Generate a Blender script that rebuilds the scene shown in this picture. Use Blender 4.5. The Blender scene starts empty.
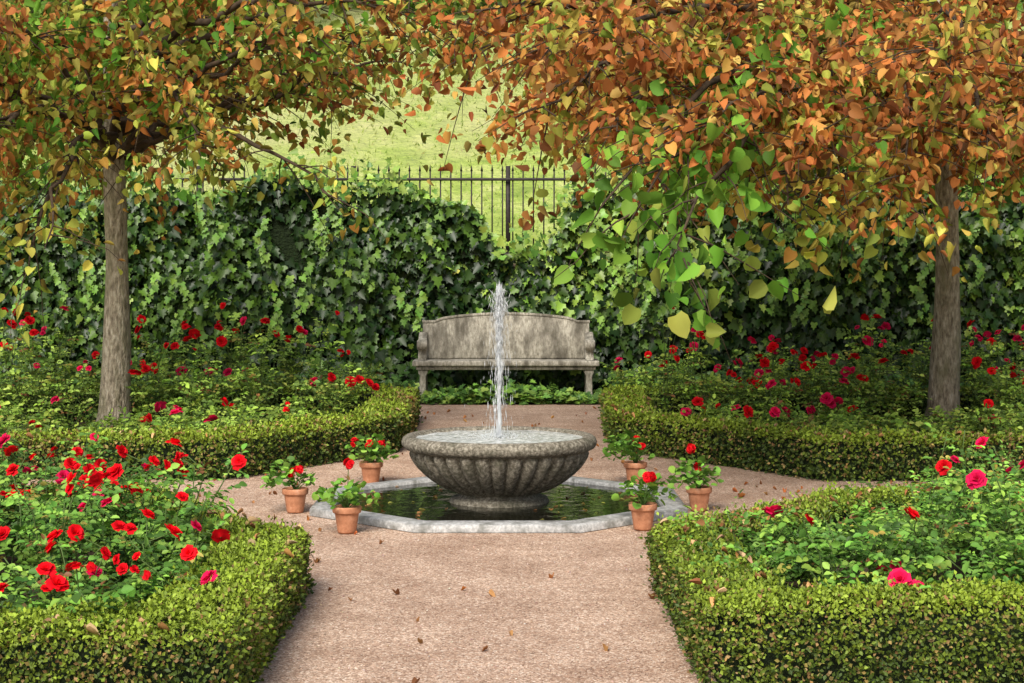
import bpy, math, random
import numpy as np
from mathutils import Vector
rng=np.random.default_rng(7)
random.seed(7)
S=bpy.context.scene
# ------------------------------------------------------------------ helpers
def norm(a):
    return a/np.maximum(np.linalg.norm(a,axis=-1,keepdims=True),1e-9)
def snoise(p,f=1.0,seed=0):
    p=np.asarray(p)*f
    r=np.random.default_rng(1000+seed)
    o=np.zeros(p.shape[0])
    for k in range(6):
        d=norm(r.normal(size=3))*(0.7+0.5*k)
        o+=np.sin(p@d+r.uniform(0,6.28))/(1+0.35*k)
    return o/2.6
class MB:
    def __init__(s):
        s.V=[];s.L=[];s.T=[];s.C=[];s.M=[];s.n=0
    def add(s,V,F,col=(0.5,0.5,0.5),mat=0):
        V=np.asarray(V,float).reshape(-1,3)
        c=np.ones((len(V),4)); c[:,:3]=col
        s.V.append(V);s.C.append(c)
        L=np.array([i for f in F for i in f],dtype=np.int64)+s.n
        T=np.array([len(f) for f in F],dtype=np.int64)
        s.L.append(L);s.T.append(T);s.M.append(np.full(len(T),mat));s.n+=len(V)
    def inst(s,tV,tF,pos,d,nr,size,col,mat=0):
        N=len(pos)
        if N==0:return
        d=norm(d); x=norm(np.cross(d,nr)); n=np.cross(x,d)
        size=np.asarray(size,float)
        if size.ndim==0: size=np.full(N,float(size))
        W=(tV[None,:,0,None]*x[:,None,:]+tV[None,:,1,None]*d[:,None,:]+tV[None,:,2,None]*n[:,None,:])*size[:,None,None]+pos[:,None,:]
        k=len(tV)
        c=np.ones((N,k,4)); col=np.asarray(col); c[:,:,:3]=col[:,None,:] if col.ndim==2 else col
        base=(np.arange(N)*k)[:,None]+s.n
        tl=np.array([i for f in tF for i in f]); tt=np.array([len(f) for f in tF])
        s.V.append(W.reshape(-1,3));s.C.append(c.reshape(-1,4))
        s.L.append((base+tl[None,:]).ravel());s.T.append(np.tile(tt,N));s.M.append(np.full(N*len(tt),mat));s.n+=N*k
    def obj(s,name,mats,smooth=False,parent=None,loc=None):
        me=bpy.data.meshes.new(name)
        V=np.concatenate(s.V);L=np.concatenate(s.L);T=np.concatenate(s.T);C=np.concatenate(s.C);M=np.concatenate(s.M)
        me.vertices.add(len(V));me.vertices.foreach_set('co',V.astype(np.float32).ravel())
        me.loops.add(len(L));me.loops.foreach_set('vertex_index',L.astype(np.int32))
        me.polygons.add(len(T));st=np.concatenate([[0],np.cumsum(T)[:-1]])
        me.polygons.foreach_set('loop_start',st.astype(np.int32))
        me.polygons.foreach_set('material_index',M.astype(np.int32))
        if smooth: me.polygons.foreach_set('use_smooth',np.ones(len(T),bool))
        me.update(calc_edges=True)
        a=me.color_attributes.new('Col','FLOAT_COLOR','POINT');a.data.foreach_set('color',C.astype(np.float32).ravel())
        for m in mats: me.materials.append(m)
        o=bpy.data.objects.new(name,me);S.collection.objects.link(o)
        if parent:o.parent=parent
        if loc is not None:o.location=loc
        return o
def tube(P,R,sides=6):
    P=np.asarray(P,float);n=len(P);R=np.broadcast_to(np.asarray(R,float),(n,))
    t=norm(np.gradient(P,axis=0))
    ref=np.array([0.13,0.21,1.0]) if abs(t[:,2]).mean()<0.8 else np.array([1,0.1,0.1])
    x=norm(np.cross(t,ref));y=np.cross(t,x)
    a=np.linspace(0,2*math.pi,sides,endpoint=False)
    V=P[:,None,:]+R[:,None,None]*(np.cos(a)[None,:,None]*x[:,None,:]+np.sin(a)[None,:,None]*y[:,None,:])
    F=[]
    for i in range(n-1):
        for j in range(sides):
            k=(j+1)%sides
            F.append((i*sides+j,i*sides+k,(i+1)*sides+k,(i+1)*sides+j))
    F.append(tuple(range((n-1)*sides,n*sides)))
    return V.reshape(-1,3),F
def box(x0,x1,y0,y1,z0,z1):
    V=[(x0,y0,z0),(x1,y0,z0),(x1,y1,z0),(x0,y1,z0),(x0,y0,z1),(x1,y0,z1),(x1,y1,z1),(x0,y1,z1)]
    F=[(0,3,2,1),(4,5,6,7),(0,1,5,4),(1,2,6,5),(2,3,7,6),(3,0,4,7)]
    return V,F
def prism(poly,lo,hi,axis='y'):
    n=len(poly);V=[]
    for c in (lo,hi):
        for a,b in poly: V.append((a,c,b) if axis=='y' else (c,a,b))
    F=[tuple(range(n))[::-1],tuple(range(n,2*n))]
    for i in range(n):
        j=(i+1)%n;F.append((i,j,n+j,n+i))
    return V,F
def lathe(prof,seg=64,mod=None):
    V=[];F=[]
    for i,(r,z) in enumerate(prof):
        for j in range(seg):
            a=2*math.pi*j/seg
            rr=r if mod is None else mod(i,r,a)
            V.append((rr*math.cos(a),rr*math.sin(a),z))
    for i in range(len(prof)-1):
        for j in range(seg):
            k=(j+1)%seg;F.append((i*seg+j,i*seg+k,(i+1)*seg+k,(i+1)*seg+j))
    return V,F
# ------------------------------------------------------------------ materials
def newmat(name):
    m=bpy.data.materials.new(name);m.use_nodes=True;nt=m.node_tree;nt.nodes.clear()
    out=nt.nodes.new('ShaderNodeOutputMaterial')
    return m,nt,out
def leafmat(name,rough=0.5,tr=0.3,spec=0.35):
    m,nt,out=newmat(name);N=nt.nodes;Lk=nt.links
    at=N.new('ShaderNodeAttribute');at.attribute_name='Col'
    p=N.new('ShaderNodeBsdfPrincipled');p.inputs['Roughness'].default_value=rough
    p.inputs['Specular IOR Level'].default_value=spec
    Lk.new(at.outputs['Color'],p.inputs['Base Color'])
    if tr>0:
        t=N.new('ShaderNodeBsdfTranslucent');mx=N.new('ShaderNodeMixShader');mx.inputs[0].default_value=tr
        Lk.new(at.outputs['Color'],t.inputs['Color'])
        Lk.new(p.outputs[0],mx.inputs[1]);Lk.new(t.outputs[0],mx.inputs[2]);Lk.new(mx.outputs[0],out.inputs[0])
    else: Lk.new(p.outputs[0],out.inputs[0])
    return m
def noisemat(name,stops,scale=5,detail=8,rough=0.85,bump=0.3,bscale=40,stretch=(1,1,1),bdist=0.01,second=None,spec=0.3):
    m,nt,out=newmat(name);N=nt.nodes;Lk=nt.links
    tc=N.new('ShaderNodeTexCoord');mp=N.new('ShaderNodeMapping');mp.inputs['Scale'].default_value=stretch
    Lk.new(tc.outputs['Object'],mp.inputs[0])
    n1=N.new('ShaderNodeTexNoise');n1.inputs['Scale'].default_value=scale;n1.inputs['Detail'].default_value=detail;n1.inputs['Roughness'].default_value=0.65
    Lk.new(mp.outputs[0],n1.inputs['Vector'])
    cr=N.new('ShaderNodeValToRGB');e=cr.color_ramp.elements
    while len(e)<len(stops):e.new(0.5)
    for i,(ps,c) in enumerate(stops):
        e[i].position=ps;e[i].color=(*c,1)
    Lk.new(n1.outputs[0],cr.inputs[0])
    p=N.new('ShaderNodeBsdfPrincipled');p.inputs['Roughness'].default_value=rough;p.inputs['Specular IOR Level'].default_value=spec
    col=cr.outputs[0]
    if second:
        n2=N.new('ShaderNodeTexNoise');n2.inputs['Scale'].default_value=second[0];n2.inputs['Detail'].default_value=7
        Lk.new(mp.outputs[0],n2.inputs['Vector'])
        r2=N.new('ShaderNodeValToRGB');r2.color_ramp.elements[0].position=second[1];r2.color_ramp.elements[1].position=second[2]
        mxv=second[4] if len(second)>4 else 1.0
        r2.color_ramp.elements[1].color=(mxv,mxv,mxv,1)
        Lk.new(n2.outputs[0],r2.inputs[0])
        mx=N.new('ShaderNodeMix');mx.data_type='RGBA';mx.inputs[7].default_value=(*second[3],1)
        Lk.new(r2.outputs[0],mx.inputs[0]);Lk.new(col,mx.inputs[6]);col=mx.outputs[2]
    Lk.new(col,p.inputs['Base Color'])
    nb=N.new('ShaderNodeTexNoise');nb.inputs['Scale'].default_value=bscale;nb.inputs['Detail'].default_value=6
    Lk.new(mp.outputs[0],nb.inputs['Vector'])
    b=N.new('ShaderNodeBump');b.inputs['Strength'].default_value=bump;b.inputs['Distance'].default_value=bdist
    Lk.new(nb.outputs[0],b.inputs['Height']);Lk.new(b.outputs[0],p.inputs['Normal'])
    Lk.new(p.outputs[0],out.inputs[0])
    return m
M_leaf=leafmat('tree_leaf',0.6,0.42,.15)
M_ivy=leafmat('ivy_leaf',0.42,0.0,0.35)
M_box=leafmat('boxwood_leaf',0.55,0.0,.25)
M_rose=leafmat('rose_leaf',0.5,0.18,0.25)
M_petal=leafmat('petal',0.65,0.2,0.1)
M_bark=noisemat('bark',[(0.34,(0.12,0.095,0.065)),(0.5,(0.33,0.28,0.20)),(0.66,(0.54,0.48,0.37))],34,12,0.9,1.0,50,(1,1,0.3),0.03,(8,.5,.7,(.20,.19,.10),.7))
M_twig=noisemat('twig',[(0.3,(0.03,0.02,0.013)),(0.7,(0.09,0.06,0.035))],12,4)
M_stone=noisemat('weathered_stone',[(0.36,(0.08,0.07,0.05)),(0.5,(0.19,0.17,0.13)),(0.64,(0.38,0.35,0.28))],48,12,0.85,0.9,120,(1,1,1),0.008,(9.0,0.48,0.72,(0.06,0.06,0.035),.7))
M_bstone=noisemat('bench_stone',[(0.32,(0.18,0.165,0.13)),(0.5,(0.38,0.355,0.29)),(0.68,(0.60,0.57,0.48))],30,12,0.9,0.8,80,(1.5,1,.6),0.008,(5.0,0.42,0.66,(0.09,0.08,0.06),.85))
M_rim=noisemat('pool_stone',[(0.3,(0.20,0.20,0.19)),(0.5,(0.38,0.38,0.37)),(0.7,(0.60,0.60,0.58))],50,12,0.5,0.5,90,(1,1,1),0.006,(12.0,0.47,0.7,(0.11,0.11,0.09),.8),0.5)
M_terra=noisemat('terracotta',[(0.3,(0.34,0.14,0.07)),(0.6,(0.52,0.24,0.13)),(0.8,(0.58,0.38,0.27))],30,9,0.85,0.2,80,(1,1,1),0.003)
M_soil=noisemat('soil',[(0.3,(0.03,0.02,0.012)),(0.7,(0.11,0.075,0.045))],14,10,0.95,0.8,40,(1,1,1),0.03)
M_iron=noisemat('iron',[(0.3,(0.012,0.012,0.012)),(0.7,(0.05,0.04,0.03))],20,4,0.6,0.2)
M_brick=noisemat('old_wall',[(0.3,(0.06,0.045,0.03)),(0.7,(0.18,0.13,0.09))],6,8)
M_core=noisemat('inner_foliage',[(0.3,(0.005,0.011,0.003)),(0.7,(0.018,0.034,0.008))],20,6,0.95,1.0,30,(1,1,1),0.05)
M_grass=noisemat('hill_grass',[(0.32,(0.19,0.27,0.05)),(0.5,(0.30,0.39,0.08)),(0.68,(0.44,0.48,0.17))],1.6,12,0.95,0.8,8,(1,1,1),0.15,(0.25,0.45,0.7,(0.44,0.42,0.20)))
def gravel():
    m,nt,out=newmat('pink_gravel');N=nt.nodes;Lk=nt.links
    tc=N.new('ShaderNodeTexCoord')
    def vor(sc,st):
        v=N.new('ShaderNodeTexVoronoi');v.inputs['Scale'].default_value=sc
        Lk.new(tc.outputs['Object'],v.inputs['Vector'])
        sep=N.new('ShaderNodeSeparateColor');Lk.new(v.outputs['Color'],sep.inputs[0])
        cr=N.new('ShaderNodeValToRGB');e=cr.color_ramp.elements
        while len(e)<len(st):e.new(0.5)
        for i,(ps,c) in enumerate(st):e[i].position=ps;e[i].color=(*c,1)
        Lk.new(sep.outputs[0],cr.inputs[0]);return v,cr
    v,cr=vor(140,[(0,(0.17,0.11,0.08)),(0.2,(0.37,0.25,0.18)),(0.6,(0.51,0.37,0.285)),(0.88,(0.62,0.49,0.395)),(1,(0.80,0.73,0.64))])
    v2,cr2=vor(70,[(0,(0.72,0.67,0.63)),(0.3,(0.94,0.92,0.90)),(0.8,(1.04,1.02,1.0)),(1,(1.18,1.16,1.12))])
    n=N.new('ShaderNodeTexNoise');n.inputs['Scale'].default_value=1.8;n.inputs['Detail'].default_value=12;n.inputs['Roughness'].default_value=0.75
    Lk.new(tc.outputs['Object'],n.inputs['Vector'])
    r2=N.new('ShaderNodeValToRGB');r2.color_ramp.elements[0].position=0.36;r2.color_ramp.elements[0].color=(0.74,0.67,0.61,1);r2.color_ramp.elements[1].position=0.6;r2.color_ramp.elements[1].color=(1.08,1.06,1.02,1)
    Lk.new(n.outputs[0],r2.inputs[0])
    mx=N.new('ShaderNodeMix');mx.data_type='RGBA';mx.blend_type='MULTIPLY';mx.inputs[0].default_value=1
    Lk.new(cr.outputs[0],mx.inputs[6]);Lk.new(r2.outputs[0],mx.inputs[7])
    my=N.new('ShaderNodeMix');my.data_type='RGBA';my.blend_type='MULTIPLY';my.inputs[0].default_value=1
    Lk.new(mx.outputs[2],my.inputs[6]);Lk.new(cr2.outputs[0],my.inputs[7])
    p=N.new('ShaderNodeBsdfPrincipled');p.inputs['Roughness'].default_value=0.9;p.inputs['Specular IOR Level'].default_value=0.2
    Lk.new(my.outputs[2],p.inputs['Base Color'])
    b=N.new('ShaderNodeBump');b.inputs['Strength'].default_value=0.45;b.inputs['Distance'].default_value=0.004
    Lk.new(v.outputs['Distance'],b.inputs['Height']);b.invert=True
    n3=N.new('ShaderNodeTexNoise');n3.inputs['Scale'].default_value=14;n3.inputs['Detail'].default_value=8;Lk.new(tc.outputs['Object'],n3.inputs['Vector'])
    b2=N.new('ShaderNodeBump');b2.inputs['Strength'].default_value=0.4;b2.inputs['Distance'].default_value=0.012
    Lk.new(n3.outputs[0],b2.inputs['Height']);Lk.new(b.outputs[0],b2.inputs['Normal'])
    Lk.new(b2.outputs[0],p.inputs['Normal']);Lk.new(p.outputs[0],out.inputs[0])
    return m
M_gravel=gravel()
def water(name,base,rough,bs,bstr,foam=False,spec=.5):
    m,nt,out=newmat(name);N=nt.nodes;Lk=nt.links
    tc=N.new('ShaderNodeTexCoord')
    n=N.new('ShaderNodeTexNoise');n.inputs['Scale'].default_value=bs;n.inputs['Detail'].default_value=3
    Lk.new(tc.outputs['Object'],n.inputs['Vector'])
    b=N.new('ShaderNodeBump');b.inputs['Strength'].default_value=bstr;b.inputs['Distance'].default_value=0.02
    Lk.new(n.outputs[0],b.inputs['Height'])
    p=N.new('ShaderNodeBsdfPrincipled');p.inputs['Roughness'].default_value=rough;p.inputs['Base Color'].default_value=(*base,1)
    p.inputs['IOR'].default_value=1.33;p.inputs['Specular IOR Level'].default_value=spec
    Lk.new(b.outputs[0],p.inputs['Normal'])
    if foam:
        n2=N.new('ShaderNodeTexNoise');n2.inputs['Scale'].default_value=30;n2.inputs['Detail'].default_value=8
        Lk.new(tc.outputs['Object'],n2.inputs['Vector'])
        r=N.new('ShaderNodeValToRGB');r.color_ramp.elements[0].position=0.38;r.color_ramp.elements[0].color=(*base,1)
        r.color_ramp.elements[1].position=0.68;r.color_ramp.elements[1].color=(0.8,0.82,0.8,1)
        Lk.new(n2.outputs[0],r.inputs[0]);Lk.new(r.outputs[0],p.inputs['Base Color'])
    Lk.new(p.outputs[0],out.inputs[0]);return m
M_pool=water('pool_water',(0.010,0.010,0.006),0.03,7,0.22,spec=.4)
M_bowlw=water('bowl_water',(0.36,0.38,0.35),0.15,30,0.8,True)
def spray(name,alpha):
    m,nt,out=newmat(name);N=nt.nodes;Lk=nt.links
    p=N.new('ShaderNodeBsdfPrincipled');p.inputs['Base Color'].default_value=(0.9,0.93,0.95,1);p.inputs['Roughness'].default_value=0.3
    t=N.new('ShaderNodeBsdfTransparent');tl=N.new('ShaderNodeBsdfTranslucent');tl.inputs[0].default_value=(0.9,0.93,0.96,1)
    a=N.new('ShaderNodeMixShader');a.inputs[0].default_value=0.4;Lk.new(p.outputs[0],a.inputs[1]);Lk.new(tl.outputs[0],a.inputs[2])
    mx=N.new('ShaderNodeMixShader');mx.inputs[0].default_value=1-alpha
    Lk.new(a.outputs[0],mx.inputs[1]);Lk.new(t.outputs[0],mx.inputs[2]);Lk.new(mx.outputs[0],out.inputs[0]);return m
M_spray=spray('water_spray',.7)
# ------------------------------------------------------------------ leaf templates
def tmpl(half,fold=0.15,droop=0.15):
    V=[(0,0,0)]+[(x,y,abs(x)*fold*2-droop*y*y) for x,y in half]+[(0,1.0,-droop)]+[(-x,y,abs(x)*fold*2-droop*y*y) for x,y in half]
    n=len(half)
    F=[tuple([0]+list(range(1,n+2))),tuple([0,n+1]+list(range(2*n+1,n+1,-1)))]
    return np.array(V,float),F
T_box=tmpl([(0.34,0.5)],0.2,0.1)
T_oval=tmpl([(0.29,0.28),(0.33,0.58),(0.17,0.85)],0.2,0.12)
T_heart=tmpl([(0.30,-0.05),(0.45,0.22),(0.42,0.52),(0.24,0.80)],0.2,0.25)
T_wide=tmpl([(0.26,0.02),(0.43,0.30),(0.34,0.66)],0.45,0.35)
T_curl=tmpl([(0.18,0.0),(0.30,0.25),(0.24,0.60),(0.10,0.85)],0.75,0.6)
T_roll=tmpl([(0.13,0.1),(0.20,0.4),(0.13,0.75)],1.1,-0.45)
T_ivy=tmpl([(0.36,-0.12),(0.55,0.22),(0.30,0.38),(0.40,0.66),(0.17,0.66)],0.12,0.15)
T_gera=tmpl([(0.45,0.0),(0.62,0.35),(0.5,0.75),(0.2,0.98)],0.2,-0.1)
def rnd(N,a=0,b=1):return rng.uniform(a,b,N)
def pick(pal,N,w=None,jit=0.18):
    pal=np.array(pal,float);i=rng.choice(len(pal),N,p=None if w is None else np.array(w)/sum(w))
    c=pal[i];c=c*(1+rng.normal(0,jit,(N,1)))*(1+rng.normal(0,0.06,(N,3)));return np.clip(c,0.003,0.9)
def bloom_t():
    V=[];F=[]
    for n,tilt,r0,L,w,ph in [(6,72,0.10,1.0,0.55,0),(6,50,0.10,0.92,0.5,0.5),(5,30,0.08,0.8,0.42,0.2),(4,12,0.05,0.65,0.32,0.7)]:
        for k in range(n):
            a=2*math.pi*(k+ph)/n+random.uniform(-.2,.2);t=math.radians(tilt+random.uniform(-12,12));L2=L*random.uniform(.85,1.12)
            b=len(V)
            for j,v in enumerate((0,0.55,1)):
                tt=t*(0.55+0.6*v)
                for i,u in enumerate((-1,0,1)):
                    ww=w*(0.35,1,0.75)[j]
                    rad=r0+L2*v*math.sin(tt);z=L2*v*math.cos(tt)+(0.06*abs(u))-(.06 if j==2 and u!=0 else 0)
                    x=rad;y=u*ww
                    V.append((x*math.cos(a)-y*math.sin(a),x*math.sin(a)+y*math.cos(a),z))
            for j in range(2):
                for i in range(2):
                    q=b+j*3+i;F.append((q,q+1,q+4,q+3))
    V=np.array(V);V=V[:,[0,2,1]]
    return V,F
T_bls=[bloom_t() for _ in range(4)];T_bl=T_bls[0]
# ------------------------------------------------------------------ terrain
def hillz(X,Y):
    t=np.clip(Y-23.0,0,None)
    z=0.9*np.clip(t/1.0,0,1)+0.31*np.clip(t,0,60)
    z+=np.where(t>1,0.25*np.sin(X*0.35+Y*0.21)+0.2*np.sin(X*0.13-Y*0.3),0)
    return z
gx=np.concatenate([[-400,-200,-100],np.linspace(-60,60,81),[100,200,400]])
gy=np.concatenate([[-400,-100,-30,0,10,20,22.99],np.linspace(23,90,90),[150,250,400]])
X,Y=np.meshgrid(gx,gy);Z=np.where(Y<22.999,-0.01,hillz(X,Y))
V=np.stack([X,Y,Z],-1).reshape(-1,3);nx=len(gx)
F=[(j*nx+i,j*nx+i+1,(j+1)*nx+i+1,(j+1)*nx+i) for j in range(len(gy)-1) for i in range(nx-1)]
mb=MB();mb.add(V,F);g=mb.obj('ground',[M_grass],True)
mb=MB();mb.add([(-14,-6,0),(14,-6,0),(14,21.5,0),(-14,21.5,0)],[(0,1,2,3)]);mb.obj('gravel_path',[M_gravel])
N=36000
px=rnd(N,-14,14);py=23.5+24*rnd(N)**1.5;px=px*(0.5+py/50)
P=np.stack([px,py,hillz(px,py)-0.02],-1)
d=np.stack([rng.normal(0,.5,N),rng.normal(0,.5,N),np.ones(N)],-1)
nn=np.stack([rng.normal(0,1,N),-np.ones(N),rng.normal(0,.3,N)],-1)
tv=np.array([(-.16,0,0),(.16,0,0),(.07,.6,.05),(0.1,1,.2)]);mb=MB()
cn=snoise(P,0.6,3)[:,None]
mb.inst(tv,[(0,1,2),(1,3,2)],P,d,nn,rnd(N,.06,.16),np.clip(pick([(.28,.38,.08),(.36,.44,.11),(.46,.47,.20)],N,None,.1)*(1+.2*cn),.01,.8))
mb.obj('hill_grass',[M_leaf])
# ------------------------------------------------------------------ hedges + beds
def inset(loop,w):
    n=len(loop);P=np.array(loop,float);out=[]
    area=0.5*sum(P[i][0]*P[(i+1)%n][1]-P[(i+1)%n][0]*P[i][1] for i in range(n));sg=1 if area>0 else -1
    for i in range(n):
        a=P[i-1];b=P[i];c=P[(i+1)%n]
        d1=norm((b-a));d2=norm((c-b));n1=sg*np.array([-d1[1],d1[0]]);n2=sg*np.array([-d2[1],d2[0]])
        m=norm(n1+n2);out.append(b+m*w/max(0.3,m@n1))
    return np.array(out)
beds={
 'fl':[(-1.0,6.0),(-1.0,8.45),(-2.15,10.05),(-6.2,10.05),(-6.2,6.0)],
 'fr':[(0.74,6.5),(0.69,8.5),(1.9,10.0),(6.2,10.0),(6.2,6.5)],
 'bl':[(-0.97,17.9),(-0.97,14.7),(-2.1,12.85),(-6.2,12.85),(-6.2,17.9)],
 'br':[(0.95,17.9),(0.87,14.9),(2.3,12.75),(6.4,12.75),(6.4,17.9)]}
HH=0.31;HW=0.38
def hedge(key,loop,dens,lsize):
    O=np.array(loop);I=inset(loop,HW);n=len(O)
    A=inset(loop,0.05);B=inset(loop,HW-0.05)
    mb=MB()
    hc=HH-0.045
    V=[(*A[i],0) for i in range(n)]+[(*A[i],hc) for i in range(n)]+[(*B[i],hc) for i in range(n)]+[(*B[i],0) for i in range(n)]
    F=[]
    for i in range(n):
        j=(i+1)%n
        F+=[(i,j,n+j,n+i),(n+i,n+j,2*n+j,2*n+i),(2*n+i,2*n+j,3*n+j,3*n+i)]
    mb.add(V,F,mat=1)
    for i in range(n):
        j=(i+1)%n
        o0,o1,i0,i1=O[i],O[j],I[i],I[j]
        L=np.linalg.norm(o1-o0)
        t=norm(o1-o0);nv=norm((o0+o1)/2-(i0+i1)/2 - (((o0+o1)/2-(i0+i1)/2)@t)*t)
        for kind,hgt,mul in (('out',HH,1.0),('top',HW,1.25),('in',HH,0.35)):
            N=int(L*hgt*dens*mul)
            u=rnd(N);v=rnd(N)
            if kind=='out':
                xy=o0+(o1-o0)*u[:,None];z=v*HH;xy=xy-nv*(0.05*np.clip((v-.85)/.15,0,1)**2)[:,None];nr=np.array([nv[0],nv[1],.35])
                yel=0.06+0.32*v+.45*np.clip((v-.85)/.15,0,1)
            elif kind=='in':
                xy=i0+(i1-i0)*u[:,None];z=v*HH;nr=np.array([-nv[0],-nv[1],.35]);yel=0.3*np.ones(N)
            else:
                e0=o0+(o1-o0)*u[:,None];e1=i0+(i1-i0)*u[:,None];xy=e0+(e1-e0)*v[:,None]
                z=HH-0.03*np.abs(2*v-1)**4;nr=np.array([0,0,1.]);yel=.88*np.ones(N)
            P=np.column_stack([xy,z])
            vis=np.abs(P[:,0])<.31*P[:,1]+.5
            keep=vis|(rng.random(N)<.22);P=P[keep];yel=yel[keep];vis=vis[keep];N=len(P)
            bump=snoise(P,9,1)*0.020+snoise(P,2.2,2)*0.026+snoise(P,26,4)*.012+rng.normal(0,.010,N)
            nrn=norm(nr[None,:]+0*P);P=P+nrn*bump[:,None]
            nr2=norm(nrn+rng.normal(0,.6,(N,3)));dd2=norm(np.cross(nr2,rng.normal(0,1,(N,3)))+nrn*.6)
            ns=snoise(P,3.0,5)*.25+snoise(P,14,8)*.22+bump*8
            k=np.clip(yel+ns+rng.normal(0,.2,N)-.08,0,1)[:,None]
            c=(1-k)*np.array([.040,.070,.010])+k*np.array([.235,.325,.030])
            pb=np.clip(.05+.5*np.clip(snoise(P,4.5,15)-.25,0,1)+(.12 if kind=='out' else 0),0,.6)
            br=rng.random(N)<pb;c[br]=pick([(.28,.19,.07),(.18,.12,.045),(.22,.19,.05)],br.sum())
            c*=(1+rng.normal(0,.18,(N,1)));c=np.clip(c,.005,.6)
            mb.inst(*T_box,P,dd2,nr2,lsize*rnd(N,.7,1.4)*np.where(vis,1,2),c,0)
            if kind!='in':
                q=vis&(rng.random(N)<.04);Q=P[q]+nrn[q]*rnd((q.sum(),1),.005,.05)
                mb.inst(*T_box,Q,nrn[q]+rng.normal(0,.4,Q.shape),rng.normal(0,1,Q.shape),lsize*1.2,c[q]*1.1,0)
    for i in range(n):
        j=(i+1)%n;L=np.linalg.norm(O[j]-O[i]);N=int(L*11)
        u=rnd((N,1));v=rnd((N,1));e0=O[i]+(O[j]-O[i])*u;e1=I[i]+(I[j]-I[i])*u
        P=np.column_stack([e0+(e1-e0)*v,np.full(N,HH+.02)])
        mb.inst(*T_curl,P,np.column_stack([rng.normal(0,1,(N,2)),rng.normal(0,.2,N)]),np.column_stack([rng.normal(0,.4,(N,2)),np.ones(N)]),rnd(N,.03,.055),pick([(.42,.22,.09),(.3,.14,.05),(.5,.33,.17)],N),0)
    return mb.obj('box_hedge',[M_box,M_core])
for k,l in beds.items():
    front=k[0]=='f'
    hedge(k,l,10500 if front else 3800,0.0185 if front else 0.028)
    I=inset(l,HW*.5)
    mb=MB();mb.add([(p[0],p[1],.006) for p in I],[tuple(range(len(I)))] );mb.obj('soil_bed',[M_soil])
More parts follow.
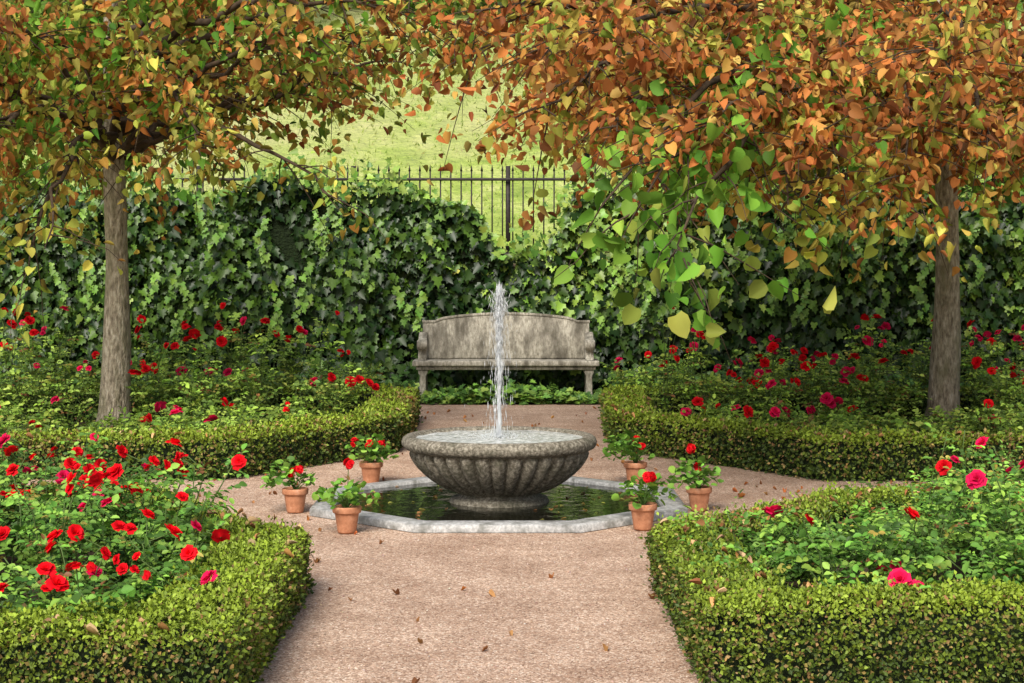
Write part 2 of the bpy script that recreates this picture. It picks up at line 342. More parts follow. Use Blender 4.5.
# ------------------------------------------------------------------ roses
def inpoly(p,poly):
    x,y=p;c=False;n=len(poly)
    for i in range(n):
        x1,y1=poly[i];x2,y2=poly[(i+1)%n]
        if (y1>y)!=(y2>y) and x<(x2-x1)*(y-y1)/(y2-y1)+x1:c=not c
    return c
PR=[(.09,.20,.03),(.14,.28,.04),(.21,.37,.055),(.055,.12,.02)]
PRB=[(.18,.29,.04),(.25,.38,.05),(.33,.46,.08),(.10,.17,.03)]
def rose(x,y,h,spread,nl,nb,lsize,bs,tall=0,name='rose_bush',pal=PR):
    mb=MB();nc=9;ends=[];pts=[]
    for c in range(nc):
        a=rng.uniform(0,6.28);r=spread*rng.uniform(.3,1);hh=h*rng.uniform(.65,1.05)
        if tall and c<3: hh=h*(1+tall*rng.uniform(.5,1));r*=.5
        t=np.linspace(0,1,6)[:,None]
        P=np.column_stack([r*np.cos(a)*t**1.3,r*np.sin(a)*t**1.3,hh*(t*1.15-.15*t*t)])+np.column_stack([rng.normal(0,.012,(6,2)),np.zeros(6)])
        P[0]=(rng.uniform(-.04,.04),rng.uniform(-.04,.04),0)
        mb.add(*tube(P,np.linspace(.006,.0025,6),4),col=(.10,.16,.04),mat=0)
        pts.append(P);ends.append(P[-1])
    pts=np.array(pts)
    ci=rng.integers(0,nc,nl);t=rnd(nl,.16,1)**.65*5;i0=np.minimum(t.astype(int),4);f=(t-i0)[:,None]
    B=pts[ci,i0]*(1-f)+pts[ci,i0+1]*f
    ax=norm(np.column_stack([rng.normal(0,1,(nl,2)),rng.normal(.15,.35,nl)]))
    B=B+ax*rnd((nl,1),.0,.09)
    col=pick(pal,nl)*rng.uniform(.85,1.15)
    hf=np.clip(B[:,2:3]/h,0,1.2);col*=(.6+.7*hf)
    red=rng.random(nl)<.05;col[red]=pick([(.24,.11,.04),(.34,.30,.06)],red.sum())
    side=norm(np.cross(ax,np.array([0,0,1.])))
    up=norm(np.array([0,-.25,1.])+rng.normal(0,.45,(nl,3)))
    ls=lsize*rng.uniform(.85,1.15)*rnd(nl,.75,1.2)
    for off,sd,sc in ((.9,0,1),(.55,1,.85),(.55,-1,.85),(.1,1,.7),(.1,-1,.7)):
        p=B+ax*off*lsize*1.5+side*sd*lsize*.12
        d=ax*(1 if sd==0 else .5)+side*sd*1.0+rng.normal(0,.15,(nl,3));d[:,2]-=.15
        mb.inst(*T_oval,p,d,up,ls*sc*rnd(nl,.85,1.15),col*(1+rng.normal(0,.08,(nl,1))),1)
    order=sorted(range(nc),key=lambda q:-ends[q][2])
    hue=rng.random()
    for b in range(nb):
        e=ends[order[b%6]] if b<6 else pts[rng.integers(nc)][4]
        off=rng.normal(0,.06,3);off[2]=rng.uniform(-.02,.09)
        p=e+off
        mb.add(*tube([e,(e+p)/2,p],.0025,4),col=(.10,.16,.04),mat=0)
        c=np.array([[.80,.006,.015]]) if rng.random()<(.85 if hue<.6 else .25) else np.array([[.80,.012,.10]])
        c=c*rng.uniform(.7,1.1)
        ax1=np.array([[rng.normal(0,.6),rng.normal(-.35,.6),.8]])
        mb.inst(*T_bls[rng.integers(4)],p[None],ax1,rng.normal(0,1,(1,3)),bs*rng.uniform(.5,1.1),c,2)
        if rng.random()<.45:
            p2=p+np.array([rng.normal(0,.05),rng.normal(0,.05),rng.uniform(-.05,.02)])
            mb.inst(*T_bls[rng.integers(4)],p2[None],ax1+rng.normal(0,.5,(1,3)),rng.normal(0,1,(1,3)),bs*rng.uniform(.45,.9),c*.95,2)
    return mb.obj(name,[M_rose,M_rose,M_petal],loc=(x,y,.006))
for k,l in beds.items():
    front=k[0]=='f'
    I=inset(l,HW+(-.02 if front else .08));I=[tuple(p) for p in I]
    sp=.44 if front else .56
    xs=np.arange(min(p[0] for p in I),max(p[0] for p in I),sp);ys=np.arange(min(p[1] for p in I)+.08,max(p[1] for p in I),sp)
    for xx in xs:
        for yy in ys:
            x=xx+rng.uniform(-.13,.13);y=yy+rng.uniform(-.13,.13)
            if not inpoly((x,y),I):continue
            if abs(x)>.31*y+.9 and rng.random()<.7:continue
            if k=='bl' and math.hypot(x+3.71,y-16.06)<.3:continue
            if k=='br' and math.hypot(x-4.17,y-16.7)<.3:continue
            if k=='fl':
                h=rng.uniform(.50,.66)*(.62 if y<6.7 else .8 if y<7.2 else 1);nb=int(rng.choice([1,2,4,6],p=[.2,.3,.3,.2]));rose(x,y,h,.33,140,nb,.042,.039)
            elif k=='fr':
                if x<2.0 and y>8.2:
                    if x<1.35: continue
                    h=.30;nb=0
                else: h=rng.uniform(.42,.62)*(.7 if y<7.2 else 1);nb=int(rng.choice([0,1,2,4],p=[.3,.33,.22,.15]))
                if x<1.3:h*=.85
                rose(x,y,h,.32 if h>.31 else .22,130,nb,.042,.041,tall=.35 if (x>1.9 and rng.random()<.25) else 0)
            else:
                fr=y<15.7
                h=rng.uniform(.30,.42) if fr else rng.uniform(.5,.70)
                tx,ty=(-3.71,16.06) if k=='bl' else (4.17,16.7)
                if y<ty and abs(x-tx*y/ty)<.33: h=.24
                nb=int(rng.choice([0,1,2,4],p=[.5,.27,.13,.1])) if fr else int(rng.choice([0,1,3,5],p=[.25,.3,.25,.2]))
                if h<.28:nb=0
                rose(x,y,h,.36,88,nb,.050,.05,tall=.7 if (y>15.2 and rng.random()<.35) else 0,pal=PRB)
for x,y,h in [(-3.9,19.6,.9),(-3.1,19.4,1.05),(-2.5,19.7,.8),(-5.4,19.6,.85),(-1.7,19.5,.55),(1.9,19.6,.6),(2.9,19.5,.65),(4.0,19.4,.85),(4.6,19.5,1.0),(5.3,19.6,.8),(5.9,19.5,.7),(3.4,19.6,.55),(-4.7,19.6,.6),(-6,19.6,.6),(1.4,19.7,.45)]:
    rose(x,y,h,.35,100,int(rng.integers(2,6)),.055,.052,pal=PRB)
# ------------------------------------------------------------------ ivy wall
W0=21.2
def ivytop(x):
    t=2.52+.10*np.sin(x*1.7)+.08*np.sin(x*4.1+1)
    gap=np.exp(-((x-.15)/.52)**4)
    return t-gap*0.9
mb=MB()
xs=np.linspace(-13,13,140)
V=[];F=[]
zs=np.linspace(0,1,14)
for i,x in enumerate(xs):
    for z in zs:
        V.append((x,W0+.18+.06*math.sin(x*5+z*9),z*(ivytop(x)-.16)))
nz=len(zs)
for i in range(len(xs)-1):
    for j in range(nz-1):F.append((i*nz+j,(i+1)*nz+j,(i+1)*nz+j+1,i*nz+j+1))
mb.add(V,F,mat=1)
N=25000
x=rnd(N,-8.6,8.6);u=rnd(N)**.9;z=u*ivytop(x)
P0=np.column_stack([x,np.zeros(N),z])
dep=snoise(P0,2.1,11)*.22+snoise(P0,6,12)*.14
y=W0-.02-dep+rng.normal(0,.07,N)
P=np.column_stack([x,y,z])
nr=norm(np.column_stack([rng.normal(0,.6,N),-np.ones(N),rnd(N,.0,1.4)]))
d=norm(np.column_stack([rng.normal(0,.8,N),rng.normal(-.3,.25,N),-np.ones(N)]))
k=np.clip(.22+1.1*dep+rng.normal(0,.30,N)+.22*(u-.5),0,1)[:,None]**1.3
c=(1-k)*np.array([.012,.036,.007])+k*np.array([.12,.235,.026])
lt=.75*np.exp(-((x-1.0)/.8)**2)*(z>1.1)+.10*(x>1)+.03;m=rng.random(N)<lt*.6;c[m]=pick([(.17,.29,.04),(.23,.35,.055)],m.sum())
c=np.clip(c*(1+rng.normal(0,.18,(N,1))),.004,.5)
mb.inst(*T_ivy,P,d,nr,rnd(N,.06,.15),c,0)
N=2600
x=rnd(N,-8.6,8.6);z=ivytop(x)+np.abs(rng.normal(0,.13,N))*(1+.8*np.sin(x*2.3))-.05;y=W0+rng.normal(.05,.13,N)
P=np.column_stack([x,y,z]);mb.inst(*T_ivy,P,rng.normal(0,1,(N,3)),np.column_stack([rng.normal(0,.5,N),-np.ones(N),rnd(N,.2,1.5)]),rnd(N,.06,.12),pick([(.08,.18,.03),(.15,.27,.04),(.24,.35,.06)],N),0)
for q in range(80):
    x0=rng.uniform(-6,6)
    if abs(x0-.1)<.9:continue
    z0=rng.uniform(1.0,2.6);L=rng.uniform(.25,.6);K=int(L*26);t=np.linspace(0,1,K)
    P=np.column_stack([x0+.08*np.sin(t*4+q)+rng.normal(0,.02,K),W0-.28-.08*np.sin(t*3)+0*t,z0-L*t])
    mb.inst(*T_ivy,P,np.column_stack([rng.normal(0,.7,K),-.3*np.ones(K),-np.ones(K)]),np.column_stack([rng.normal(0,.4,K),-np.ones(K),.6*np.ones(K)]),rnd(K,.06,.11),pick([(.12,.24,.035),(.17,.30,.045)],K),0)
mb.obj('ivy',[M_ivy,M_core])
mb=MB();mb.add(*box(-13,13,W0+.42,W0+.67,0,1.55));mb.add(*box(-13,13,W0+.38,W0+.71,1.552,1.62));mb.obj('garden_wall',[M_brick])
mb=MB();N=1500
x=rng.normal(-.05,.7,N);x=np.clip(x,-1.2,1.15);y=rnd(N,19.75,20.3);z=np.abs(rng.normal(.04,.06,N))*np.clip(1.2-.6*abs(x),.4,1.2)+.02
mb.inst(*T_ivy,np.column_stack([x,y,z]),np.column_stack([rng.normal(0,1,N),-np.abs(rng.normal(.6,.5,N)),rng.normal(0,.3,N)]),np.column_stack([rng.normal(0,.4,N),-.5*np.ones(N),np.ones(N)]),rnd(N,.06,.11),pick([(.14,.28,.04),(.22,.37,.06),(.07,.15,.03)],N),0)
for s in (-1,1):
    N=2200;x=s*rnd(N,1.2,7.5);y=rnd(N,20.2,21.1);z=np.abs(rng.normal(.06,.12,N))+.02
    mb.inst(*T_ivy,np.column_stack([x,y,z]),rng.normal(0,1,(N,3)),np.column_stack([rng.normal(0,.4,N),-.5*np.ones(N),np.ones(N)]),rnd(N,.06,.12),pick([(.09,.18,.04),(.04,.09,.02)],N),0)
mb.obj('ground_ivy',[M_ivy])
mb=MB()
for x in np.arange(-10,10,.13):
    mb.add(*box(x-.009,x+.009,W0+.53,W0+.548,1.622,2.78))
    mb.add([(x-.016,W0+.539,2.78),(x,W0+.527,2.80),(x+.016,W0+.539,2.78),(x,W0+.551,2.80),(x,W0+.539,2.87)],[(0,1,4),(1,2,4),(2,3,4),(3,0,4),(3,2,1,0)])
for z in (1.72,2.66): mb.add(*box(-10,10,W0+.505,W0+.527,z,z+.035))
for x in np.arange(-9.8,10,1.95): mb.add(*box(x-.03,x+.03,W0+.56,W0+.62,1.622,2.85))
mb.obj('iron_fence',[M_iron])
def shrub(name,cx,cy,cz,rx,ry,rz,N,ls,pal):
    mb=MB();q=norm(rng.normal(0,1,(N,3)));rr=rnd((N,1),.55,1)
    lob=1+.28*snoise(q*2.6,1.5,int(abs(cx*10))+3)[:,None]
    P=q*rr*lob*np.array([rx,ry,rz])+np.array([cx,cy,cz])
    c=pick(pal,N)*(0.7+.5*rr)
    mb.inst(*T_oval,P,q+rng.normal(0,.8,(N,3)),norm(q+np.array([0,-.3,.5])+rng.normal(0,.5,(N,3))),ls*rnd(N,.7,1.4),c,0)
    for s in range(6):
        a=rng.uniform(0,6.28);mb.add(*tube([(cx,cy,cz-rz),(cx+.3*rx*math.cos(a),cy+.3*ry*math.sin(a),cz),(cx+.6*rx*math.cos(a),cy+.6*ry*math.sin(a),cz+.5*rz)],[.04,.025,.01],5),mat=1)
    mb.obj(name,[M_leaf,M_twig])
palL=[(.24,.36,.06),(.32,.42,.09),(.17,.27,.04)]
palD=[(.09,.17,.03),(.14,.24,.04),(.20,.29,.06)]
for cx,cy,r,pal in [(2.6,24.6,.95,palL),(4.4,25.2,1.3,palL),(6.3,24.9,1.4,palL),(8.6,26,1.7,palD),(1.2,24.1,.6,palL),(-7.2,25,1.2,palL),(-9.5,26,1.5,palD),(-4.8,24.6,.6,palL)]:
    z=float(hillz(np.array([cx]),np.array([cy]))[0]);shrub('shrub',cx,cy,z+r*.75,r*1.1,r*.8,r,int(2200*r),.09,pal)
for cx,cy,r in [(-8,46,3.0),(4,52,3.4),(11,46,3.8),(-15,48,4),(17,50,4.2),(-10,36,1.8),(7.5,38,2.0),(-2.5,49,2.4)]:
    z=float(hillz(np.array([cx]),np.array([cy]))[0]);shrub('hillside_shrub',cx,cy,z+r*.7,r*1.2,r*.9,r,2200,.3,palD+palL)
# ------------------------------------------------------------------ trees
PAL_O=[(.58,.21,.055),(.42,.15,.045),(.62,.31,.08),(.28,.11,.04),(.54,.41,.10),(.28,.32,.05)];W_O=[5,4.3,3.6,2.4,1.9,2.2]
PAL_L=[(.60,.25,.065),(.42,.17,.045),(.60,.43,.09),(.40,.42,.07),(.25,.35,.05),(.52,.49,.11)];W_L=[3.6,2.0,2.5,3.2,2.8,2.2]
PAL_Y=[(.60,.50,.10),(.48,.48,.08),(.54,.32,.07),(.34,.42,.06)];W_Y=[3,3,1.2,2.4]
PAL_G=[(.15,.33,.035),(.22,.41,.05),(.10,.24,.03),(.35,.43,.07)];W_G=[4,4,2,2]
def tree(name,bx,by,r0,ztop,limbs,lean=0):
    mb=MB()
    n=22;zz=np.linspace(0,ztop,n)
    P=np.column_stack([bx+.04*np.sin(zz*1.1)+lean*zz,by+.03*np.cos(zz*1.3),zz])
    R=r0*(1-.75*(zz/ztop)**1.2)+.05*r0*np.sin(zz*3)+ .4*r0*np.exp(-zz*7)
    sd=20;tv,tf=tube(P,R,sd);tv=np.array(tv)
    ctr=np.repeat(P,sd,0);tv=ctr+(tv-ctr)*(1+.04*snoise(tv,9,4)+.04*snoise(tv,22,6))[:,None]
    mb.add(tv,tf,mat=0)
    for (sz,end,dens,pal,w,ls) in limbs:
        i=min(n-1,int(sz/ztop*(n-1)));A=P[i];E=np.array(end,float);hv=E-A;L=np.linalg.norm(hv)
        C1=A+hv*np.array([.3,.3,.0])+np.array([0,0,.25*L*.6+.1]);C2=A+hv*np.array([.75,.75,.6])+np.array([0,0,.12*L])
        m=14;t=np.linspace(0,1,m)[:,None]
        Q=(1-t)**3*A+3*(1-t)**2*t*C1+3*(1-t)*t*t*C2+t**3*E
        Q[1:]+=rng.normal(0,.045,(m-1,3))
        mb.add(*tube(Q,np.linspace(.020+.008*L,.005,m),6),mat=1)
        nt=int(L*9*dens**.5)+3
        tt=rng.uniform(.2,1,nt)**.8
        for q in tt:
            f=q*(m-1);i0=min(int(f),m-2);s=Q[i0]+(Q[i0+1]-Q[i0])*(f-i0);tan=norm(Q[i0+1]-Q[i0])
            if s[2]>1.6+.1534*s[1]+.7 and rng.random()<.8: continue
            dr=norm(tan*.7+np.array([*rng.normal(0,.8,2),rng.normal(.02,.38)]));ln=rng.uniform(.35,1.05)*(1.15-.4*q)
            u=np.linspace(0,1,5)[:,None];T=s+dr*ln*u+np.array([0,0,-.24])*ln*u*u+rng.normal(0,.014,(5,3))*u
            mb.add(*tube(T,np.linspace(.008,.002,5),3),mat=1)
            K=int(rng.integers(20,42)*dens*ln/.7)
            if K<1:continue
            v=rng.uniform(.1,1.05,K)[:,None];B=s+dr*ln*v+np.array([0,0,-.24])*ln*v*v+rng.normal(0,.065,(K,3))
            ax=norm(dr*.5+rng.normal(0,.75,(K,3))+np.array([0,0,-.7]))
            nr=norm(np.array([0,-.25,.6])+rng.normal(0,.75,(K,3)))
            c=pick(pal,K,w,.25)*(1+.2*rng.normal())
            rr=rng.random()
            if rr<.15 and pal is not PAL_G: c=pick(PAL_G if pal is PAL_L else PAL_Y,K)
            elif rr<.26 and pal is PAL_L: c=pick(PAL_O,K)
            g=pal is PAL_G
            r_=rng.random(K);sz_=ls*rnd(K,.5,1.25)
            b1,b2,b3=(.6,.92,.98) if g else (.24,.50,.80)
            for lo,hi,T_,cf,sf in ((0,b1,T_heart,1,1),(b1,b2,T_wide,.95,.95),(b2,b3,T_curl,.88,1.0),(b3,1.01,T_roll,.75,1.1)):
                m_=(r_>=lo)&(r_<hi)
                mb.inst(*T_,B[m_],ax[m_],nr[m_],sz_[m_]*sf,np.clip(c[m_]*cf,.01,.8),2)
    return mb.obj(name,[M_bark,M_twig,M_leaf])
bx,by=-3.71,16.06;limbs=[]
def tier(n,zs0,zs1,L0,L1,ze0,ze1,pal,w,dens,ls,skip=None,off=0):
    for k in range(n):
        a=2*math.pi*(k+off)/n+rng.uniform(-.15,.15);L=rng.uniform(L0,L1);ze=rng.uniform(ze0,ze1)
        ca,sa=math.cos(a),math.sin(a)
        dd=dens
        if skip: L,ze,dd=skip(ca,sa,L,ze,dens)
        limbs.append((rng.uniform(zs0,zs1),(bx+L*ca,by+L*sa,ze),dd,pal,w,ls))
def skL(ca,sa,L,ze,d):
    if ca>.35 and sa>-.85: return min(L,2.9),max(ze,3.5),d*.62
    return L,ze,d
tier(11,2.6,3.0,2.4,3.7,2.5,2.9,PAL_L,W_L,.70,.086,skL)
tier(13,2.9,3.4,2.0,3.6,3.1,3.6,PAL_L,W_L,.76,.086,skL,.5)
tier(9,3.4,4.2,1.2,3.0,3.7,4.5,PAL_L,W_L,.65,.088,None,.2)
limbs+=[(2.7,(-1.35,13.9,2.05),.20,PAL_Y,W_Y,.085),(2.7,(-2.2,14.4,2.2),.24,PAL_Y,W_Y,.085),(2.6,(-3.55,12.9,1.7),.26,PAL_Y,W_Y,.085),(2.6,(-3.75,13.2,1.5),.22,PAL_Y,W_Y,.085),
 (2.6,(-4.2,12.5,2.25),.6,PAL_L,W_L,.088),(3.2,(-.7,15.5,3.7),.4,PAL_L,W_L,.088),(3.3,(-.9,13.6,3.6),.5,PAL_L,W_L,.088),(3.3,(-.3,15.0,3.95),.5,PAL_L,W_L,.088)]
tree('linden_tree',bx,by,.14,4.9,limbs)
bx,by=4.17,16.7;limbs=[]
def skR(ca,sa,L,ze,d):
    return L,ze,d*(.6 if (ca>.2 and sa>0) else 1)
tier(13,2.7,3.1,2.6,4.2,2.58,2.98,PAL_O,W_O,.80,.09,skR)
tier(13,3.0,3.5,2.4,4.2,3.1,3.7,PAL_O,W_O,.88,.09,skR,.5)
tier(10,3.5,4.3,1.5,3.2,3.8,4.6,PAL_O,W_O,.7,.09,skR,.2)
for e in [(.15,12.0,2.68),(-.3,12.8,3.15),(.6,11.2,2.45),(1.2,10.6,2.38),(1.8,10.8,2.25),(2.5,11.3,2.2),(3.2,11.5,2.35),(.9,13.0,2.7),(.4,14.0,3.3),(1.5,14.5,2.9),(0.2,11.0,2.95),(1.0,11.6,2.8),(2.2,12.6,2.5),(3.9,11.8,2.5),(2.6,10.2,2.7),(-.1,13.6,3.5),(-.45,13.0,3.45),(1.8,11.4,2.7),(3.0,12.2,2.75)]:
    limbs.append((rng.uniform(2.8,3.4),e,.70,PAL_O,W_O,.081))
for e in [(.95,9.9,1.68),(.72,10.2,1.85),(.62,10.5,2.0),(1.15,10.4,1.95)]:
    limbs.append((3.0,e,.24,PAL_G,W_G,.115))
for e in [(1.65,11.0,1.95),(2.35,12.0,1.95),(2.55,11.2,2.0),(2.0,11.6,1.9)]:
    limbs.append((2.9,e,.33,PAL_Y,W_Y,.088))
for e in [(2.2,19,2.4),(3.2,19.5,2.5),(5.2,18.5,2.4),(6.2,17.5,2.3)]:
    limbs.append((2.9,e,.5,PAL_G,W_G,.10))
tree('linden_tree',bx,by,.145,5.0,limbs)
# ------------------------------------------------------------------ bench
def empty(name,loc=(0,0,0)):
    o=bpy.data.objects.new(name,None);o.location=loc;S.collection.objects.link(o);return o
def part(name,pieces,mat,parent,bev=.012,smooth=False,seg=2):
    mb=MB()
    for V,F in pieces: mb.add(V,F)
    o=mb.obj(name,[mat],smooth,parent)
    if bev:
        b=o.modifiers.new('b','BEVEL');b.width=bev;b.segments=seg;b.limit_method='ANGLE';b.angle_limit=math.radians(40)
    return o
B=empty('stone_bench',(-.07,20.35,0))
part('seat',[box(-1.09,1.09,-.28,.24,.42,.485),box(-1.05,1.05,-.24,.20,.375,.417)],M_bstone,B,.015)
leg=[(-.055,0),(.055,0),(.055,.05),(.038,.07),(.036,.31),(.055,.34),(.055,.373),(-.055,.373),(-.055,.34),(-.036,.31),(-.038,.07),(-.055,.05)]
for i,sx in enumerate((-.97,.97)):
    part('leg_%d'%(i+1),[prism([(sx+a,b) for a,b in leg],-.22,-.11),prism([(sx+a,b) for a,b in leg],.07,.18),box(sx-.03,sx+.03,-.108,.068,.02,.37)],M_bstone,B,.008)
top=[]
for t in np.linspace(-1,1,41):
    a=abs(t)
    if a>.84: z=.935
    elif a>.74: z=.935+.04*math.sin((.84-a)/.10*math.pi/2)
    else: z=.975+.055*math.cos(a/.74*math.pi/2)**.8
    top.append((t*.99,z))
part('backrest',[prism([(-.99,.487)]+top+[(.99,.487)],.15,.235)],M_bstone,B,.015)
rail2=top+[(x,z-.03) for x,z in top[::-1]]
part('backrest_moulding',[prism([(x*1.004,z+.01) for x,z in rail2],.141,.149)],M_bstone,B,.003)
arm=[(.14,.487),(.14,.80),(.10,.81),(.02,.77),(-.06,.735),(-.13,.735),(-.19,.71),(-.215,.665),(-.20,.62),(-.16,.60),(-.13,.62),(-.12,.58),(-.14,.53),(-.20,.487)]
for i,sx in enumerate((-1.03,.93)):
    part('arm_%d'%(i+1),[prism(arm,sx,sx+.10,'x')],M_bstone,B,.012)
    V,F=lathe([(0.001,-.06),(.05,-.06),(.058,-.05),(.058,.05),(.05,.06),(0.001,.06)],20)
    V=[(sx+.05+z,-.16+a,.665+b) for a,b,z in V]
    part('scroll_%d'%(i+1),[(V,F)],M_bstone,B,0,True)
# ------------------------------------------------------------------ fountain
FX,FY=-.085,11.5
Fo=empty('stone_fountain',(FX,FY,0))
prof=[(.0,.0),(.33,.0),(.335,.03),(.32,.055),(.275,.07),(.265,.085),(.285,.095)]
s0=len(prof)
for r,z in [(.30,.10),(.345,.118),(.395,.145),(.445,.178),(.49,.215),(.53,.255),(.56,.295),(.58,.33),(.588,.352),(.585,.366)]:prof.append((r,z))
s1=len(prof)
prof+=[(.59,.372),(.61,.378),(.635,.39),(.648,.41),(.65,.43),(.642,.452),(.622,.467),(.598,.472),(.575,.468),(.56,.455),(.54,.43),(.4,.40),(.0,.39)]
NF=34
def mod(i,r,a):
    if s0<=i<s1:
        w=math.sin(math.pi*(i-s0+.8)/(s1-s0+.6))**.4
        return r+ .06*w*(abs(math.sin(NF*a/2))**.55-.75)
    return r
part('bowl',[lathe(prof,NF*12,mod)],M_stone,Fo,0,True)
V,F=lathe([(.0,.452),(.1,.454),(.2,.452),(.3,.453),(.45,.452),(.569,.452)],96)
V=[(x,y,z+.004*math.sin(40*math.hypot(x,y))+.003*math.sin(23*x+17*y)) for x,y,z in V]
part('bowl_water',[(V,F)],M_bowlw,Fo,0,True)
def octa(r):return [(r*math.cos(math.pi/8+k*math.pi/4),r*math.sin(math.pi/8+k*math.pi/4)) for k in range(8)]
ap=1.0/math.cos(math.pi/8)
V=[];rings=[(1.205,0.004),(1.205,.045),(1.195,.052),(1.065,.056),(1.055,.05),(1.055,.005)]
F=[]
for r,z in rings: V+=[(x,y,z) for x,y in octa(r*ap)]
for i in range(len(rings)-1):
    for j in range(8):
        k=(j+1)%8;F.append((i*8+j,i*8+k,i*8+8+k,i*8+8+j))
part('pool_rim',[(V,F)],M_rim,Fo,0)
V=[(x,y,.03) for x,y in octa(1.056*ap)]
part('pool_water',[(V,[tuple(range(8))])],M_pool,Fo,0)
mb=MB();N=60;a=rnd(N,0,6.28);r=.45+.58*rnd(N)
mb.inst(*T_oval,np.column_stack([r*np.cos(a),r*np.sin(a),np.full(N,.034)]),np.column_stack([rng.normal(0,1,(N,2)),np.zeros(N)]),np.column_stack([rng.normal(0,.05,(N,2)),np.ones(N)]),rnd(N,.02,.05),pick([(.46,.30,.08),(.40,.20,.08),(.35,.36,.08)],N))
mb.obj('floating_leaves',[M_leaf],parent=Fo)
mb=MB()
tv=np.array([(1,0,0),(-.5,0,.87),(-.5,0,-.87),(0,1,0),(0,-1,0)],float)*np.array([.07,1,.07])
tf=[(0,1,3),(1,2,3),(2,0,3),(1,0,4),(2,1,4),(0,2,4)]
g0=9.81
def streaks(N,vz0,vz1,vr,sz):
    a=rnd(N,0,6.28);vz=rnd(N,vz0,vz1);v=np.abs(rng.normal(0,vr,N));T=2*vz/g0*rnd(N,0.02,1.0)
    r=v*T+rng.normal(0,.002,N);z=.46+vz*T-.5*g0*T*T;ok=z>.455
    P=np.column_stack([r*np.cos(a),r*np.sin(a),z])[ok];D=np.column_stack([v*np.cos(a),v*np.sin(a),vz-g0*T])[ok]+1e-3
    mb.inst(tv,tf,P,D,rng.normal(0,1,D.shape),sz*rnd(ok.sum(),.5,1.4),(.9,.9,.9))
streaks(900,4.30,4.43,.022,.040)
streaks(1300,4.0,4.38,.062,.028)
streaks(600,3.4,4.3,.10,.014)
P=np.column_stack([.004*np.sin(np.linspace(0,20,30)),.004*np.cos(np.linspace(0,17,30)),np.linspace(.455,1.40,30)])
mb.add(*tube(P,np.linspace(.011,.005,30)*(1+.22*np.sin(np.arange(30)*2.1)),8))
N=500;a=rnd(N,0,6.28);r=np.abs(rng.normal(.0,.12,N));z=.458+np.abs(rng.normal(0,.012,N))*np.exp(-r*2)
mb.inst(tv*np.array([8,.8,8]),tf,np.column_stack([r*np.cos(a),r*np.sin(a),z]),rng.normal(0,1,(N,3)),rng.normal(0,1,(N,3)),rnd(N,.003,.008),(.9,.9,.9))
mb.obj('water_jet',[M_spray],True,Fo)
# ------------------------------------------------------------------ potted geraniums
def pot(x,y,sc=1,nb=2,lh=1.0):
    E=empty('potted_geranium',(x,y,.004));E.rotation_euler[2]=rng.uniform(0,6)
    V,F=lathe([(.0,.0),(.052,.0),(.056,.01),(.072,.115),(.073,.118),(.083,.12),(.086,.126),(.087,.152),(.084,.158),(.077,.158),(.074,.14),(.0,.138)],40)
    E.scale=(sc,sc,sc)
    part('terracotta_pot',[(V,F)],M_terra,E,0,True)
    V,F=lathe([(.0,.148),(.076,.144)],20);part('pot_soil',[(V,F)],M_soil,E,0)
    mb=MB();N=int(120*lh)
    lx,ly=rng.normal(0,.035,2)
    for s in range(14):
        a=rng.uniform(0,6.28);l=rng.uniform(.06,.13);h=rng.uniform(.06,.16)*lh
        mb.add(*tube([(0,0,.14),(.5*l*math.cos(a),.5*l*math.sin(a),.14+h*.7),(l*math.cos(a),l*math.sin(a),.14+h)],[.004,.003,.002],4),col=(.1,.18,.04))
    a=rnd(N,0,6.28);r=.15*np.sqrt(rnd(N))*(1+.35*np.sin(a*3+lx*50));z=.15+.17*lh*rnd(N)*(1-(r/.22)**2)+.02
    P=np.column_stack([r*np.cos(a)+lx,r*np.sin(a)+ly,z]);d=np.column_stack([np.cos(a),np.sin(a),rng.normal(.1,.4,N)])+rng.normal(0,.4,(N,3))
    mb.inst(*T_gera,P,d,np.column_stack([rng.normal(0,.4,(N,2)),np.ones(N)]),rnd(N,.025,.05),pick([(.15,.31,.04),(.22,.42,.06),(.09,.20,.03)],N),0)
    for b in range(nb):
        a=rng.uniform(0,6.28);rr=rng.uniform(.02,.14);h=rng.uniform(.26,.42);c=np.array([rr*math.cos(a),rr*math.sin(a),h])
        mb.add(*tube([(0,0,.15),c*np.array([.6,.6,.75]),c],[.003,.0025,.002],4),col=(.1,.18,.04))
        K=rng.integers(4,8);q=norm(rng.normal(0,1,(K,3)))
        mb.inst(*T_bl,c+q*.018,q+np.array([0,0,.4]),rng.normal(0,1,(K,3)),.021,np.tile([[.80,.012,.02]],(K,1)),1)
    mb.obj('geranium_plant',[M_rose,M_petal],parent=E)
for x,y,s,n,lh in [(-1.40,11.15,.98,2,1.0),(-.985,10.3,1,1,.8),(-1.03,12.62,1,3,1.1),(.79,10.42,1,2,.9),(.90,12.6,1,2,1.2),(1.215,11.22,.98,2,1.05)]: pot(x,y,s,n,lh)
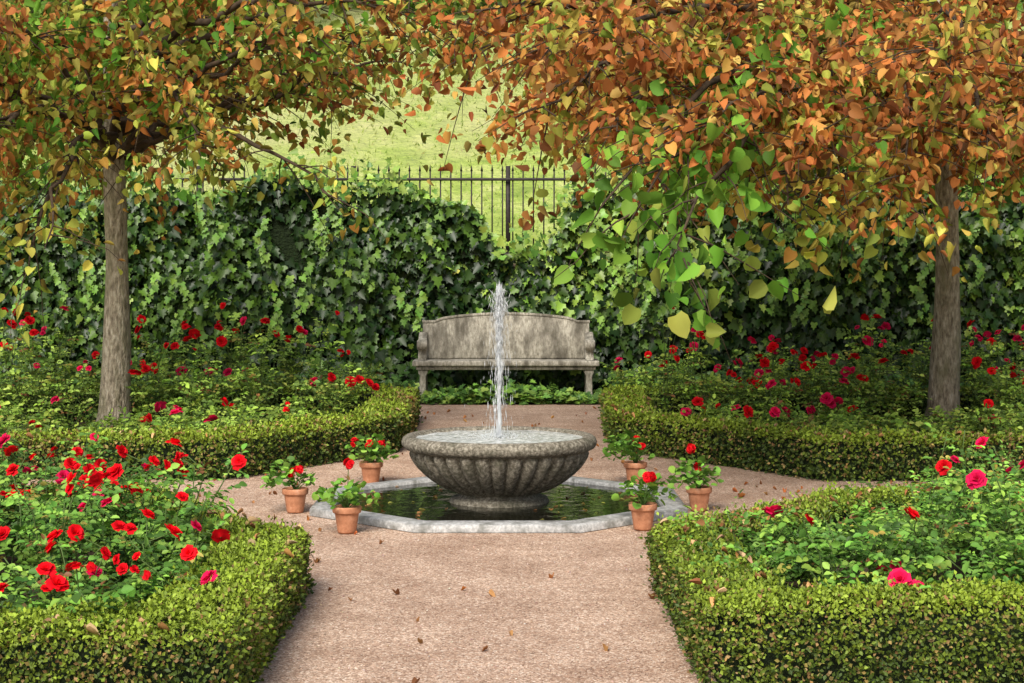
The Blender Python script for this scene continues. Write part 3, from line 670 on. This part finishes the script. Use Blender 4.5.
# ------------------------------------------------------------------ fallen leaves and pebbles
mb=MB();N=1000
x=rnd(N,-3.5,4.5);y=rnd(N,5.5,19.5)
polys=[[tuple(p) for p in l] for l in beds.values()]
ok=np.array([not any(inpoly((a,b),p) for p in polys) and math.hypot(a-FX,b-FY)>1.32 for a,b in zip(x,y)])
ok&=(rng.random(N)<np.where(x>1.0,.95,np.where(np.abs(x)<.7,.25,.5)))
P=np.column_stack([x,y,np.full(N,.012)])[ok];N=len(P)
mb.inst(*T_curl,P,np.column_stack([rng.normal(0,1,(N,2)),rng.normal(0,.15,N)]),np.column_stack([rng.normal(0,.25,(N,2)),np.ones(N)]),rnd(N,.025,.055),pick([(.50,.18,.05),(.44,.20,.08),(.55,.30,.12),(.32,.15,.06)],N))
mb.obj('fallen_leaves',[M_leaf])
mb=MB();N=12000
x=rnd(N,-3,3.5);y=5.5+10*rnd(N)**1.7
oc=np.array([(1,0,0),(0,1,0),(-1,0,0),(0,-1,0),(0,0,1),(0,0,-1)],float)*np.array([1,.8,.6])
of=[(0,1,4),(1,2,4),(2,3,4),(3,0,4),(1,0,5),(2,1,5),(3,2,5),(0,3,5)]
ok=np.array([math.hypot(a-FX,b-FY)>1.32 for a,b in zip(x,y)])
P=np.column_stack([x,y,np.full(N,.003)])[ok];N=len(P)
mb.inst(oc,of,P,np.column_stack([rng.normal(0,1,(N,2)),np.zeros(N)]),np.column_stack([rng.normal(0,.2,(N,2)),np.ones(N)]),.002+.005*rnd(N)**2.5,pick([(.50,.36,.28),(.66,.56,.48),(.34,.23,.17),(.54,.40,.31)],N))
mb.obj('pebbles',[leafmat('pebble',.9,0,.2)],True)
# ------------------------------------------------------------------ light, world, camera
az=math.radians(197)
el=math.radians(44)
w=bpy.data.worlds.new('World');S.world=w;w.use_nodes=True;nt=w.node_tree
bg=nt.nodes['Background'];sky=nt.nodes.new('ShaderNodeTexSky');sky.sky_type='NISHITA';sky.sun_disc=False
sky.sun_elevation=el;sky.sun_rotation=az;sky.dust_density=3.5;sky.ozone_density=.5
nt.links.new(sky.outputs[0],bg.inputs[0]);bg.inputs[1].default_value=.15
sd=Vector((math.sin(az)*math.cos(el),math.cos(az)*math.cos(el),math.sin(el)))
ld=bpy.data.lights.new('sun','SUN');ld.energy=4.2;ld.angle=math.radians(28);ld.color=(1,.955,.88)
lo=bpy.data.objects.new('sun',ld);S.collection.objects.link(lo);lo.rotation_euler=sd.to_track_quat('Z','Y').to_euler()
cd=bpy.data.cameras.new('camera');cd.lens=60.7;cd.sensor_width=36;cd.shift_y=-.0747;cd.clip_end=1500;cd.clip_start=.1
co=bpy.data.objects.new('camera',cd);S.collection.objects.link(co);co.location=(0,0,1.6);co.rotation_euler=(math.radians(90),0,0);S.camera=co
S.view_settings.view_transform='Standard';S.view_settings.look='None';S.view_settings.exposure=0
